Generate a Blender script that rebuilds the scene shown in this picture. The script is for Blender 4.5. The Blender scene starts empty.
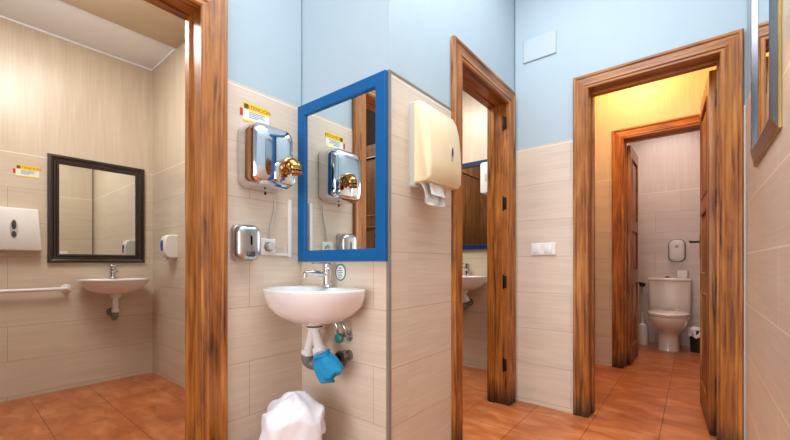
import bpy, bmesh, math, random
from mathutils import Vector, Matrix
random.seed(7)
PI = math.pi
scene = bpy.context.scene
COL = scene.collection

# ------------------------------------------------------------ camera
cam_d = bpy.data.cameras.new('camera'); cam = bpy.data.objects.new('camera', cam_d); COL.objects.link(cam)
cam.location = (0, 0, .95)
cam.rotation_euler = (PI/2, 0, math.atan2(299, 368))
cam_d.sensor_width = 36; cam_d.lens = 368/790*36; cam_d.shift_y = 44/790; cam_d.clip_start = .02
scene.camera = cam
# ------------------------------------------------------------ world, lights, exposure
w = bpy.data.worlds.new('world'); scene.world = w; w.use_nodes = True
w.node_tree.nodes['Background'].inputs[0].default_value = (.8, .88, 1, 1)
w.node_tree.nodes['Background'].inputs[1].default_value = .3
scene.view_settings.view_transform = 'Standard'; scene.view_settings.look = 'None'
scene.view_settings.exposure = 0; scene.view_settings.gamma = 1; scene.view_settings.use_curve_mapping = False

def area(name, loc, rot, sx, sy, power, col):
    l = bpy.data.lights.new(name, 'AREA'); l.shape = 'RECTANGLE'; l.size = sx; l.size_y = sy
    l.energy = power; l.color = col
    o = bpy.data.objects.new(name, l); COL.objects.link(o); o.location = loc; o.rotation_euler = rot
    return o
def spot_free(name, loc, power, col, rad):
    l = bpy.data.lights.new(name, 'POINT'); l.energy = power; l.color = col; l.shadow_soft_size = rad
    o = bpy.data.objects.new(name, l); COL.objects.link(o); o.location = loc
    return o
area('corridor_ceiling_light', (-.42, .75, 2.95), (0, 0, 0), 1.0, 2.6, 53, (.93, .975, 1))
area('corridor_fill_light', (-.7, -1.74, 1.15), (PI/2, 0, 0), 1.4, 1.6, 40, (.88, .945, 1))  # added frontal fill from behind the camera, no window there
area('left_room_light', (-2.6, .25, 2.62), (0, 0, 0), .9, .9, 24, (.98, .97, .95))
spot_free('left_room_lamp', (-2.6, .32, 2.44), 14, (1, .98, .95), .12)
area('second_room_light', (-1.75, 2.1, 2.60), (0, 0, 0), .6, .8, 34, (.98, .97, .93))
area('toilet_light', (-.25, 4.75, 2.55), (0, 0, 0), .5, .6, 8.5, (1, .95, .92))
spot_free('vestibule_light', (-.38, 3.55, 2.62), 18, (1, .43, .04), .07)
area('vestibule_fill_light', (-.45, 3.1, 2.8), (0, 0, 0), .5, .5, 9, (1, .86, .66))

# ------------------------------------------------------------ materials
def lin(c):
    return tuple(((x/255)/12.92 if x/255 <= .04045 else ((x/255+.055)/1.055)**2.4) for x in c) + (1,)
def new_mat(name):
    m = bpy.data.materials.new(name); m.use_nodes = True
    nt = m.node_tree; b = nt.nodes['Principled BSDF']
    return m, nt, b
def plain(name, rgb, rough=.5, metal=0, var=.06, scale=30, bump=0, coat=0, spec=.5, trans=0):
    m, nt, b = new_mat(name); N = nt.nodes; L = nt.links
    tc = N.new('ShaderNodeTexCoord'); nz = N.new('ShaderNodeTexNoise'); nz.inputs['Scale'].default_value = scale
    nz.inputs['Detail'].default_value = 3
    L.new(tc.outputs['Object'], nz.inputs['Vector'])
    mx = N.new('ShaderNodeMix'); mx.data_type = 'RGBA'
    c = lin(rgb)
    mx.inputs['A'].default_value = tuple(x*(1-var) for x in c[:3])+(1,)
    mx.inputs['B'].default_value = tuple(min(1, x*(1+var)) for x in c[:3])+(1,)
    L.new(nz.outputs['Fac'], mx.inputs['Factor']); L.new(mx.outputs['Result'], b.inputs['Base Color'])
    b.inputs['Roughness'].default_value = rough; b.inputs['Metallic'].default_value = metal
    b.inputs['Coat Weight'].default_value = coat; b.inputs['Specular IOR Level'].default_value = spec
    b.inputs['Coat Roughness'].default_value = .1
    if bump:
        bp = N.new('ShaderNodeBump'); bp.inputs['Strength'].default_value = bump; bp.inputs['Distance'].default_value = .003
        L.new(nz.outputs['Fac'], bp.inputs['Height']); L.new(bp.outputs['Normal'], b.inputs['Normal'])
    return m

ROW = .2435; Z0 = .027; ZT = Z0 + 7*ROW
def math_n(nt, op, a=None, b=None, c=None):
    n = nt.nodes.new('ShaderNodeMath'); n.operation = op
    for i, v in enumerate((a, b, c)):
        if v is None: continue
        if isinstance(v, (int, float)): n.inputs[i].default_value = v
        else: nt.links.new(v, n.inputs[i])
    return n.outputs[0]
def mix_rgb(nt, fac, a, b, blend='MIX'):
    n = nt.nodes.new('ShaderNodeMix'); n.data_type = 'RGBA'; n.blend_type = blend
    for k, v in (('Factor', fac), ('A', a), ('B', b)):
        if isinstance(v, (int, float, tuple)): n.inputs[k].default_value = v
        else: nt.links.new(v, n.inputs[k])
    return n.outputs['Result']
def tile_mat(name, axis, phase, base=(219, 203, 185), zoff=0., split=ZT, rough=.3, length=.9, mortar=(.60, .54, .48, 1), msize=.0014):
    """cream ceramic wall tiles: running bond with horizontal streaks, and above `split` upright tiles with upright grain"""
    m, nt, b = new_mat(name); N = nt.nodes; L = nt.links
    tc = N.new('ShaderNodeTexCoord'); sp = N.new('ShaderNodeSeparateXYZ'); L.new(tc.outputs['Object'], sp.inputs[0])
    u = sp.outputs[axis]; z = sp.outputs[2]
    uu = math_n(nt, 'ADD', u, 20*length-phase); zz = math_n(nt, 'ADD', z, 10*ROW-Z0-zoff)
    cb = N.new('ShaderNodeCombineXYZ'); L.new(uu, cb.inputs[0]); L.new(zz, cb.inputs[1])
    br = N.new('ShaderNodeTexBrick'); L.new(cb.outputs[0], br.inputs['Vector'])
    br.inputs['Scale'].default_value = 1; br.inputs['Mortar Size'].default_value = msize; br.inputs['Mortar Smooth'].default_value = .3
    br.inputs['Brick Width'].default_value = length; br.inputs['Row Height'].default_value = ROW; br.offset = .5
    br.inputs['Color1'].default_value = (.955, .95, .945, 1); br.inputs['Color2'].default_value = (1, 1, 1, 1)
    br.inputs['Mortar'].default_value = mortar
    # streaks
    def streak(sx, sy, detail):
        c2 = N.new('ShaderNodeCombineXYZ'); L.new(math_n(nt, 'MULTIPLY', u, sx), c2.inputs[0]); L.new(math_n(nt, 'MULTIPLY', z, sy), c2.inputs[1])
        n = N.new('ShaderNodeTexNoise'); n.inputs['Scale'].default_value = 1; n.inputs['Detail'].default_value = detail
        L.new(c2.outputs[0], n.inputs['Vector']); return n.outputs['Fac']
    h1 = streak(4, 95, 4); h2 = streak(1.5, 16, 2); v1 = streak(95, 3.5, 4); v2 = streak(16, 1.2, 2)
    up = math_n(nt, 'GREATER_THAN', z, split+zoff)
    fine = N.new('ShaderNodeMix'); L.new(up, fine.inputs['Factor']); L.new(h1, fine.inputs['A']); L.new(v1, fine.inputs['B'])
    wide = N.new('ShaderNodeMix'); L.new(up, wide.inputs['Factor']); L.new(h2, wide.inputs['A']); L.new(v2, wide.inputs['B'])
    s = math_n(nt, 'ADD', math_n(nt, 'MULTIPLY', fine.outputs['Result'], .6), math_n(nt, 'MULTIPLY', wide.outputs['Result'], .5))
    rp = N.new('ShaderNodeValToRGB'); L.new(s, rp.inputs['Fac'])
    c = lin(base)[:3]
    rp.color_ramp.elements[0].position = .36; rp.color_ramp.elements[0].color = (c[0]*.91, c[1]*.885, c[2]*.85, 1)
    rp.color_ramp.elements[1].position = .72; rp.color_ramp.elements[1].color = (min(1, c[0]*1.07), min(1, c[1]*1.07), min(1, c[2]*1.08), 1)
    brc = mix_rgb(nt, up, br.outputs['Color'], (.985, .985, .985, 1))
    col = mix_rgb(nt, 1., rp.outputs['Color'], brc, 'MULTIPLY')
    # pale joint between the two tile zones
    d = math_n(nt, 'ABSOLUTE', math_n(nt, 'SUBTRACT', z, split+zoff))
    ln = math_n(nt, 'LESS_THAN', d, .0028)
    col = mix_rgb(nt, ln, col, lin((238, 230, 218)))
    L.new(col, b.inputs['Base Color']); b.inputs['Roughness'].default_value = rough
    bp = N.new('ShaderNodeBump'); bp.inputs['Strength'].default_value = .12; bp.inputs['Distance'].default_value = .002
    L.new(fine.outputs['Result'], bp.inputs['Height']); L.new(bp.outputs['Normal'], b.inputs['Normal'])
    return m
def wood_mat(name, axis=2, tone=1., sat=1., dirt=True, planks=0, dark=(70, 35, 12), mid=(150, 86, 32), light=(202, 134, 60)):
    m, nt, b = new_mat(name); N = nt.nodes; L = nt.links
    tc = N.new('ShaderNodeTexCoord'); mp = N.new('ShaderNodeMapping'); L.new(tc.outputs['Object'], mp.inputs['Vector'])
    sc = [48, 48, 48]; sc[axis] = 2.0; mp.inputs['Scale'].default_value = sc
    n1 = N.new('ShaderNodeTexNoise'); n1.inputs['Scale'].default_value = 1; n1.inputs['Detail'].default_value = 6; n1.inputs['Distortion'].default_value = 1.1
    L.new(mp.outputs[0], n1.inputs['Vector'])
    mp2 = N.new('ShaderNodeMapping'); L.new(tc.outputs['Object'], mp2.inputs['Vector'])
    sc2 = [9, 9, 9]; sc2[axis] = 1.9; mp2.inputs['Scale'].default_value = sc2
    n2 = N.new('ShaderNodeTexNoise'); n2.inputs['Scale'].default_value = 1; n2.inputs['Detail'].default_value = 3; n2.inputs['Distortion'].default_value = 2
    L.new(mp2.outputs[0], n2.inputs['Vector'])
    s = math_n(nt, 'ADD', math_n(nt, 'MULTIPLY', n1.outputs['Fac'], .62), math_n(nt, 'MULTIPLY', n2.outputs['Fac'], .38))
    rp = N.new('ShaderNodeValToRGB'); L.new(s, rp.inputs['Fac']); e = rp.color_ramp.elements
    t = lambda c: tuple(x*tone for x in lin(c)[:3])+(1,)
    e[0].position = .34; e[0].color = t(dark); e[1].position = .68; e[1].color = t(light)
    k = e.new(.46); k.color = t(mid)
    col = rp.outputs['Color']
    if planks:
        sp = N.new('ShaderNodeSeparateXYZ'); L.new(tc.outputs['Object'], sp.inputs[0])
        f = math_n(nt, 'FRACT', math_n(nt, 'MULTIPLY', math_n(nt, 'ADD', sp.outputs[0], 5.), 1/planks))
        g = math_n(nt, 'LESS_THAN', f, .06); col = mix_rgb(nt, g, col, (.006, .003, .002, 1))
    if dirt:   # feet of the frames are worn black
        g = N.new('ShaderNodeNewGeometry'); sp = N.new('ShaderNodeSeparateXYZ'); L.new(g.outputs['Position'], sp.inputs[0])
        hz = math_n(nt, 'ADD', sp.outputs[2], math_n(nt, 'MULTIPLY', n1.outputs['Fac'], .16))
        mr = N.new('ShaderNodeMapRange'); L.new(hz, mr.inputs['Value']); mr.inputs['From Min'].default_value = .10; mr.inputs['From Max'].default_value = .24
        mr.inputs['To Min'].default_value = .9; mr.inputs['To Max'].default_value = 0
        col = mix_rgb(nt, mr.outputs[0], col, (.012, .007, .004, 1))
    L.new(col, b.inputs['Base Color']); b.inputs['Roughness'].default_value = .42; b.inputs['Coat Weight'].default_value = .15
    b.inputs['Coat Roughness'].default_value = .18
    bp = N.new('ShaderNodeBump'); bp.inputs['Strength'].default_value = .25; bp.inputs['Distance'].default_value = .002
    L.new(n1.outputs['Fac'], bp.inputs['Height']); L.new(bp.outputs['Normal'], b.inputs['Normal'])
    return m
def floor_mat():
    m, nt, b = new_mat('terracotta_floor'); N = nt.nodes; L = nt.links
    tc = N.new('ShaderNodeTexCoord'); mp = N.new('ShaderNodeMapping'); L.new(tc.outputs['Object'], mp.inputs['Vector'])
    P = .3315; mp.inputs['Location'].default_value = (P*20+.474+.006, P*20-.388, 0)
    br = N.new('ShaderNodeTexBrick'); L.new(mp.outputs[0], br.inputs['Vector']); br.offset = 0; br.squash = 1
    br.inputs['Scale'].default_value = 1; br.inputs['Brick Width'].default_value = P; br.inputs['Row Height'].default_value = P
    br.inputs['Mortar Size'].default_value = .0028; br.inputs['Mortar Smooth'].default_value = .4
    br.inputs['Color1'].default_value = (1, 1, 1, 1); br.inputs['Color2'].default_value = (.86, .84, .82, 1); br.inputs['Mortar'].default_value = (.38, .34, .32, 1)
    n1 = N.new('ShaderNodeTexNoise'); n1.inputs['Scale'].default_value = 5; n1.inputs['Detail'].default_value = 5; n1.inputs['Distortion'].default_value = .6
    m3 = N.new('ShaderNodeMapping'); m3.inputs['Scale'].default_value = (1, 2.2, 1); L.new(tc.outputs['Object'], m3.inputs['Vector']); L.new(m3.outputs[0], n1.inputs['Vector'])
    rp = N.new('ShaderNodeValToRGB'); L.new(n1.outputs['Fac'], rp.inputs['Fac']); e = rp.color_ramp.elements
    e[0].position = .34; e[0].color = lin((172, 94, 50)); e[1].position = .7; e[1].color = lin((208, 134, 86)); k = e.new(.52); k.color = lin((190, 110, 62))
    col = mix_rgb(nt, 1., rp.outputs['Color'], br.outputs['Color'], 'MULTIPLY')
    L.new(col, b.inputs['Base Color']); b.inputs['Roughness'].default_value = .3
    bp = N.new('ShaderNodeBump'); bp.inputs['Strength'].default_value = .25; bp.inputs['Distance'].default_value = .003
    hh = math_n(nt, 'SUBTRACT', math_n(nt, 'MULTIPLY', n1.outputs['Fac'], .5), br.outputs['Fac'])
    L.new(hh, bp.inputs['Height']); L.new(bp.outputs['Normal'], b.inputs['Normal'])
    return m

M = {}
M['tile_y'] = tile_mat('cream_tile_y', 1, .872)
M['tile_middle'] = tile_mat('cream_tile_middle', 1, 1.22)
M['tile_right'] = tile_mat('cream_tile_right', 1, 2.08, length=2*ROW, mortar=(1.35, 1.32, 1.28, 1), msize=.0035)
M['tile_x'] = tile_mat('cream_tile_x', 0, -1.059)
M['tile_left_y'] = tile_mat('cream_tile_left_y', 1, .286, (212, 197, 176), length=1.8)
M['tile_left_x'] = tile_mat('cream_tile_left_x', 0, -3.1, (212, 197, 176))
M['tile_wc'] = tile_mat('cream_tile_toilet', 0, -.36, (216, 196, 184), .08, length=2*ROW)
M['tile_wc_y'] = tile_mat('cream_tile_toilet_y', 1, 4.9, (216, 196, 184), .08, length=2*ROW)
M['blue_paint'] = plain('pale_blue_wall_paint', (176, 193, 203), .6, var=.03, scale=4, bump=.03)
M['ceiling_white'] = plain('ceiling_white', (238, 240, 244), .7, var=.02, scale=5)
M['ceiling_shade'] = plain('ceiling_shade_beige', (186, 166, 138), .7, var=.03, scale=5)  # ceiling shade put into a darker beige colour
M['floor'] = floor_mat()
M['wood_v'] = wood_mat('varnished_pine_upright', 2, .96)
M['wood_h'] = wood_mat('varnished_pine_level', 0, .96)
M['leaf_wood'] = wood_mat('varnished_door_leaf', 2, .9)
M['dark_leaf'] = wood_mat('dark_door_leaf', 2, .35, dirt=False)
M['plank_wood'] = wood_mat('dark_plank_partition', 2, .6, dirt=False, planks=.16, mid=(120, 70, 30), light=(150, 98, 48))
M['porcelain'] = plain('white_porcelain', (236, 232, 232), .08, var=.01, coat=.5)
M['porcelain_warm'] = plain('toilet_porcelain', (238, 226, 214), .1, var=.01, coat=.5)
M['chrome'] = plain('chrome', (215, 215, 218), .07, 1, .02)
M['cover_plate'] = plain('pale_cover_plate', (184, 196, 202), .5, var=.02)
M['black_wood'] = plain('black_stained_board', (34, 24, 18), .85, var=.2, scale=12, spec=.1)
M['chrome_satin'] = plain('satin_steel', (190, 190, 192), .28, 1, .04, 60)
M['pewter'] = plain('pewter_frame', (150, 148, 156), .2, 1, .08, 12)
M['brass'] = plain('brass', (180, 128, 76), .13, 1, .04)
M['gold'] = plain('gold_leaf', (200, 170, 110), .3, 1, .1)
M['iron'] = plain('dark_iron', (48, 40, 34), .4, .7, .15, 40)
M['blue_frame'] = plain('blue_lacquer', (0, 90, 152), .5, var=.06, scale=15, coat=.05, spec=.3)
M['navy_frame'] = plain('dark_blue_lacquer', (20, 46, 88), .35, var=.08)
M['black_frame'] = plain('black_brown_lacquer', (38, 25, 22), .25, var=.15, scale=25, coat=.6)
M['mirror'] = plain('mirror_glass', (236, 240, 238), .0, 1, .0)
M['cream_plastic'] = plain('cream_plastic', (242, 222, 182), .3, var=.02)
M['grey_plastic'] = plain('grey_plastic', (192, 188, 180), .4, var=.03)
M['dark_plastic'] = plain('smoky_plastic', (70, 68, 66), .15, var=.1)
M['white_plastic'] = plain('white_plastic', (232, 230, 226), .3, var=.02)
M['pvc'] = plain('white_pvc_pipe', (236, 236, 236), .25, var=.02)
M['grey_trap'] = plain('grey_trap', (120, 116, 110), .4, var=.15)
M['cloth_blue'] = plain('blue_cloth', (28, 150, 206), .85, var=.12, scale=60, bump=.4)
M['liner'] = plain('white_bag_plastic', (236, 234, 240), .35, var=.02)
M['olive'] = plain('olive_bin', (92, 72, 38), .5, var=.1)
M['black_bin'] = plain('black_bin', (38, 34, 32), .4, var=.1)
M['paper'] = plain('paper', (240, 238, 234), .8, var=.02)
M['sticker'] = plain('sticker_white', (232, 234, 226), .5, var=.02)
M['yellow'] = plain('sticker_yellow', (236, 208, 40), .5, var=.03)
M['red'] = plain('sticker_red', (198, 34, 30), .5, var=.03)
M['print'] = plain('print_grey', (120, 128, 140), .6, var=.03)
M['teal'] = plain('teal_green', (30, 120, 110), .3, var=.06)
M['green_ring'] = plain('green_ring', (86, 130, 116), .5, var=.03)
M['lens_blue'] = plain('blue_lens', (24, 60, 150), .15, var=.05)
M['grout_grey'] = plain('grey_edge_strip', (150, 140, 132), .35, .3, .05)
M['silicone'] = plain('silicone', (205, 205, 200), .5, var=.05)
gm, gnt, gb = new_mat('lamp_glass'); gb.inputs['Base Color'].default_value = (1, .85, .5, 1)
gb.inputs['Emission Color'].default_value = (1, .68, .28, 1); gb.inputs['Emission Strength'].default_value = 6
M['lamp_glass'] = gm

# ------------------------------------------------------------ mesh helpers
def obj(name, bm, mats, parent=None, smooth=True, angle=35, weld=False):
    if weld: bmesh.ops.remove_doubles(bm, verts=bm.verts, dist=1e-5)
    bmesh.ops.recalc_face_normals(bm, faces=bm.faces)
    me = bpy.data.meshes.new(name); bm.to_mesh(me); bm.free()
    for m in (mats if isinstance(mats, (list, tuple)) else [mats]): me.materials.append(M[m])
    if smooth:
        for p in me.polygons: p.use_smooth = True
        me.set_sharp_from_angle(angle=math.radians(angle))
    o = bpy.data.objects.new(name, me); COL.objects.link(o)
    if parent: o.parent = parent
    return o
def thing(name, label, cat, loc=(0, 0, 0), rz=0, group=None):
    o = bpy.data.objects.new(name, None); COL.objects.link(o); o.empty_display_size = .05
    o.location = loc; o.rotation_euler = (0, 0, rz); o['label'] = label; o['category'] = cat
    if group: o['group'] = group
    return o
def tag(o, label, cat, group=None):
    o['label'] = label; o['category'] = cat
    if group: o['group'] = group
    return o
def struct(o): o['kind'] = 'structure'; return o
def box(bm, a, b, mi=0, bev=0, seg=2):
    r = bmesh.ops.create_cube(bm, size=1)
    vs = r['verts']
    for v in vs:
        v.co = Vector([(a[i]+b[i])/2 + v.co[i]*(b[i]-a[i]) for i in range(3)])
    fs = set(f for v in vs for f in v.link_faces)
    for f in fs: f.material_index = mi
    if bev:
        es = list(set(e for v in vs for e in v.link_edges))
        bmesh.ops.bevel(bm, geom=es, offset=bev, segments=seg, affect='EDGES', profile=.5, material=-1)
    return fs
def ring_loft(bm, rings, close=True, cap0=True, cap1=True, mi=0):
    """rings: list of lists of points, joined in order"""
    R = [[bm.verts.new(p) for p in r] for r in rings]
    n = len(R[0])
    for i in range(len(R)-1):
        for j in range(n if close else n-1):
            k = (j+1) % n
            try: f = bm.faces.new((R[i][j], R[i][k], R[i+1][k], R[i+1][j])); f.material_index = mi
            except ValueError: pass
    if cap0: f = bm.faces.new(list(reversed(R[0]))); f.material_index = mi
    if cap1: f = bm.faces.new(R[-1]); f.material_index = mi
    return R
def tube(bm, pts, r, seg=12, mi=0):
    pts = [Vector(p) for p in pts]; rs = r if isinstance(r, (list, tuple)) else [r]*len(pts)
    rings = []; up = None
    for i, p in enumerate(pts):
        if i == 0: d = pts[1]-p
        elif i == len(pts)-1: d = p-pts[i-1]
        else: d = (pts[i+1]-p).normalized()+(p-pts[i-1]).normalized()
        d.normalize()
        if up is None:
            up = Vector((0, 0, 1)) if abs(d.z) < .9 else Vector((1, 0, 0))
        s = d.cross(up).normalized(); up = s.cross(d).normalized()
        rings.append([p+(s*math.cos(t)+up*math.sin(t))*rs[i] for t in [2*PI*k/seg for k in range(seg)]])
    ring_loft(bm, rings, mi=mi)
def lathe(bm, prof, c=(0, 0, 0), axis='z', seg=24, mi=0, sx=1, sy=1):
    """prof: list of (radius, height) along the axis"""
    rings = []
    for r, h in prof:
        r = max(r, 1e-4); ring = []
        for k in range(seg):
            t = 2*PI*k/seg; a = r*math.cos(t)*sx; b = r*math.sin(t)*sy
            if axis == 'z': p = (a, b, h)
            elif axis == 'y': p = (a, h, b)
            else: p = (h, a, b)
            ring.append(Vector(p)+Vector(c))
        rings.append(ring)
    ring_loft(bm, rings, mi=mi)
def smooth_pts(pts, n=6):
    P = [Vector(p) for p in pts]; out = []
    for i in range(len(P)-1):
        p0 = P[max(i-1, 0)]; p1 = P[i]; p2 = P[i+1]; p3 = P[min(i+2, len(P)-1)]
        for k in range(n):
            t = k/n
            out.append(.5*((2*p1)+(p2-p0)*t+(2*p0-5*p1+4*p2-p3)*t*t+(3*p1-p0-3*p2+p3)*t**3))
    out.append(P[-1]); return out
def rrect(wd, ht, r, n=6):
    pts = []
    for cx_, cz, a0 in ((wd/2-r, ht/2-r, 0), (-wd/2+r, ht/2-r, 90), (-wd/2+r, -ht/2+r, 180), (wd/2-r, -ht/2+r, 270)):
        for k in range(n+1):
            a = math.radians(a0+90*k/n); pts.append((cx_+r*math.cos(a), cz+r*math.sin(a)))
    return pts
def rbox_y(bm, c, wd, ht, prof, r, mi=0, n=6):
    """rounded slab standing on a wall: prof = [(depth, inset), ...]; back at y=0, front towards -y"""
    rings = []
    for d, ins in prof:
        rings.append([(c[0]+x, c[1]-d, c[2]+z) for x, z in rrect(wd-2*ins, ht-2*ins, max(r-ins*.6, .002), n)])
    ring_loft(bm, rings, mi=mi)
def oval_y(bm, c, a, b, y0, y1, mi=0, seg=24):
    rings = [[(c[0]+s*a*math.cos(t), y, c[2]+s*b*math.sin(t)) for t in [2*PI*k/seg for k in range(seg)]] for y, s in ((y0, 1), (y1, 1), (y1-.001, .9))]
    ring_loft(bm, rings, mi=mi)
def text_bm(s, size, loc, mi=0, depth=.0004):
    cu = bpy.data.curves.new('t', 'FONT'); cu.body = s; cu.size = size; cu.extrude = depth; cu.align_x = 'CENTER'; cu.align_y = 'CENTER'
    o = bpy.data.objects.new('t', cu); COL.objects.link(o)
    dg = bpy.context.evaluated_depsgraph_get(); me = bpy.data.meshes.new_from_object(o.evaluated_get(dg))
    bm = bmesh.new(); bm.from_mesh(me); bpy.data.objects.remove(o); bpy.data.meshes.remove(me); bpy.data.curves.remove(cu)
    bmesh.ops.transform(bm, matrix=Matrix.Translation(loc) @ Matrix.Rotation(PI/2, 4, 'X'), verts=bm.verts)
    for f in bm.faces: f.material_index = mi
    return bm
R_PX = PI/2      # on a wall that faces +X
R_NX = -PI/2     # on a wall that faces -X

# ------------------------------------------------------------ shell
def wall(name, pieces, mats, smooth=False):
    bm = bmesh.new()
    for a, b, mi in pieces: box(bm, a, b, mi)
    o = obj(name, bm, mats, smooth=smooth); return struct(o)
bm = bmesh.new(); box(bm, (-3.9, -1.95, -.06), (.5, 5.6, 0)); struct(obj('floor', bm, 'floor', smooth=False))
TT = 1.745   # top of the corridor tiling
HC = 3.0     # corridor ceiling
HR = 2.655   # room ceilings
# ceilings
bm = bmesh.new(); box(bm, (-1.69, -1.95, HC), (.5, 2.6, HC+.06)); struct(obj('ceiling', bm, 'ceiling_white', smooth=False))
bm = bmesh.new(); box(bm, (-3.8, -1.1, HR), (-1.62, 1.2, HR+.06)); struct(obj('ceiling_left_room', bm, 'ceiling_white', smooth=False))
bm = bmesh.new(); box(bm, (-2.5, 1.24, HR), (-1.04, 3.15, HR+.06)); struct(obj('ceiling_washroom', bm, 'ceiling_white', smooth=False))
bm = bmesh.new(); box(bm, (-1.8, 2.6, 2.85), (.5, 5.55, 2.91)); struct(obj('ceiling_vestibule', bm, 'ceiling_white', smooth=False))
# left wall (opening of door 1)
XB = -1.552; XD = -.973; YC = 1.158; YE = 2.529; XF = .198; YH = 3.915; YK = 5.43; XA = -3.695; YG = 1.168; YR = 3.07
wt = .118
def side_wall(name, x0, x1, spans, face_tile, mats):
    pass
# each wall is core + tiles: left wall B
pcs = []
for y0, y1, z0 in ((-1.95, -.12, 0), (-.12, .678, 2.01), (.678, YC, 0)):
    if z0 < TT: pcs.append(((XB-wt/2, y0, z0), (XB, y1, TT), 0))
    pcs.append(((XB-wt/2, y0, max(z0, TT)), (XB-.006, y1, HC), 1))
    pcs.append(((XB-wt, y0, z0), (XB-wt/2, y1, HC), 2))
wall('wall_left', pcs, ['tile_y', 'blue_paint', 'tile_left_y'])
# sink wall C (with left room side wall behind it)
wall('wall_behind_sink', [((XB-.07, YC, 0), (XD, YC+.13, TT), 0), ((XB-.07, YC+.006, TT), (XD-.006, YC+.13, HC), 1)], ['tile_x', 'blue_paint'])
wall('wall_left_room_side', [((XA, YG, 0), (XB-.07, YG+.12, HR+.06), 0)], ['tile_left_x'])
wall('wall_left_room_back', [((XA-.1, -1.1, 0), (XA, YG+.12, HR+.06), 0)], ['tile_left_y'])
wall('wall_left_room_front', [((XA, -1.1, 0), (XB-wt, -1.0, HR+.06), 0)], ['tile_left_x'])
# wall D with door 2
pcs = []
for y0, y1, z0 in ((YC+.13, 1.735, 0), (1.735, 2.41, 2.05), (2.41, YE+.12, 0)):
    if z0 < TT: pcs.append(((XD-.065, y0, z0), (XD, y1, TT), 0))
    pcs.append(((XD-.065, y0, max(z0, TT)), (XD-.006, y1, HC), 1))
    pcs.append(((XD-.13, y0, z0), (XD-.065, y1, HC), 2))
pcs.append(((XD-.13, YE+.12, 0), (XD-.03, YR+.12, HC), 2))
wall('wall_middle', pcs, ['tile_middle', 'blue_paint', 'tile_left_y'])
# wall E with door 3
pcs = []
for x0, x1, z0 in ((XD, -.525, 0), (-.525, .124, 2.055), (.124, XF+.12, 0)):
    if z0 < TT: pcs.append(((x0, YE, z0), (x1, YE+.06, TT), 0))
    pcs.append(((x0, YE+.006, max(z0, TT)), (x1, YE+.06, HC), 1))
    pcs.append(((x0, YE+.06, z0), (x1, YE+.12, HC), 0))
wall('wall_back', pcs, ['tile_x', 'blue_paint'])
wall('wall_right', [((XF, -1.95, 0), (XF+.12, YE, TT-.005), 0), ((XF+.006, -1.95, TT-.005), (XF+.12, YE, HC), 1)], ['tile_right', 'blue_paint'])
wall('wall_front', [((XB-wt, -1.95, 0), (XF+.12, -1.8, TT), 0), ((XB-wt, -1.95, TT), (XF+.12, -1.806, HC), 1)], ['tile_x', 'blue_paint'])
# washroom behind door 2
wall('wall_washroom_back', [((-2.5, YR, 0), (XD-.13, YR+.12, HR+.2), 0)], ['tile_left_x'])
wall('wall_washroom_left', [((-2.5, YG+.12, 0), (-2.4, YR, HR+.06), 0)], ['tile_left_y'])
# vestibule and toilet
wall('wall_vestibule_back', [((-1.8, YH, 0), (-.515, YH+.11, 2.91), 0), ((.072, YH, 0), (.5, YH+.11, 2.91), 0), ((-.515, YH, 2.10), (.072, YH+.11, 2.91), 0)], ['tile_x'])
wall('wall_vestibule_right', [((.30, YE+.12, 0), (.4, YH, 2.91), 0)], ['tile_y'])
wall('wall_vestibule_left', [((-1.8, YR+.12, 0), (-1.7, YH, 2.91), 0)], ['tile_y'])
wall('wall_toilet_back', [((-.72, YK, 0), (.25, YK+.1, 2.91), 0)], ['tile_wc'])
wall('wall_toilet_left', [((-.72, YH+.11, 0), (-.62, YK, 2.91), 0)], ['tile_wc_y'])
wall('wall_toilet_right', [((.15, YH+.11, 0), (.25, YK, 2.91), 0)], ['tile_wc_y'])
# trims
bm = bmesh.new(); box(bm, (XD-.012, YC-.003, 0), (XD+.004, YC+.010, TT+.004)); struct(obj('trim_1', bm, 'grout_grey', smooth=False))
bm = bmesh.new(); box(bm, (XD-.01, YC+.010, TT-.002), (XD+.003, 1.665, TT+.006)); struct(obj('trim_2', bm, 'grout_grey', smooth=False))
bm = bmesh.new(); box(bm, (XF-.008, YE-.012, 0), (XF+.001, YE, TT-.005)); struct(obj('trim_3', bm, 'silicone', smooth=False))
bm = bmesh.new(); box(bm, (XD-.001, 2.50, 0), (XD+.005, YE+.001, TT-.002)); struct(obj('trim_4', bm, 'silicone', smooth=False))
bm = bmesh.new(); box(bm, (XA, YG-.010, 2.640), (XB-wt, YG, HR)); box(bm, (XA, -1.0, 2.642), (XA+.008, YG-.01, HR)); struct(obj('trim_5', bm, 'ceiling_white', smooth=False))
# shaded band of the left room ceiling, built as a lowered beige strip
bm = bmesh.new(); box(bm, (-3.15, -1.0, HR-.018), (XB-wt, YG-.01, HR)); struct(obj('ceiling_left_room_shade', bm, 'ceiling_shade', smooth=False))

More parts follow.
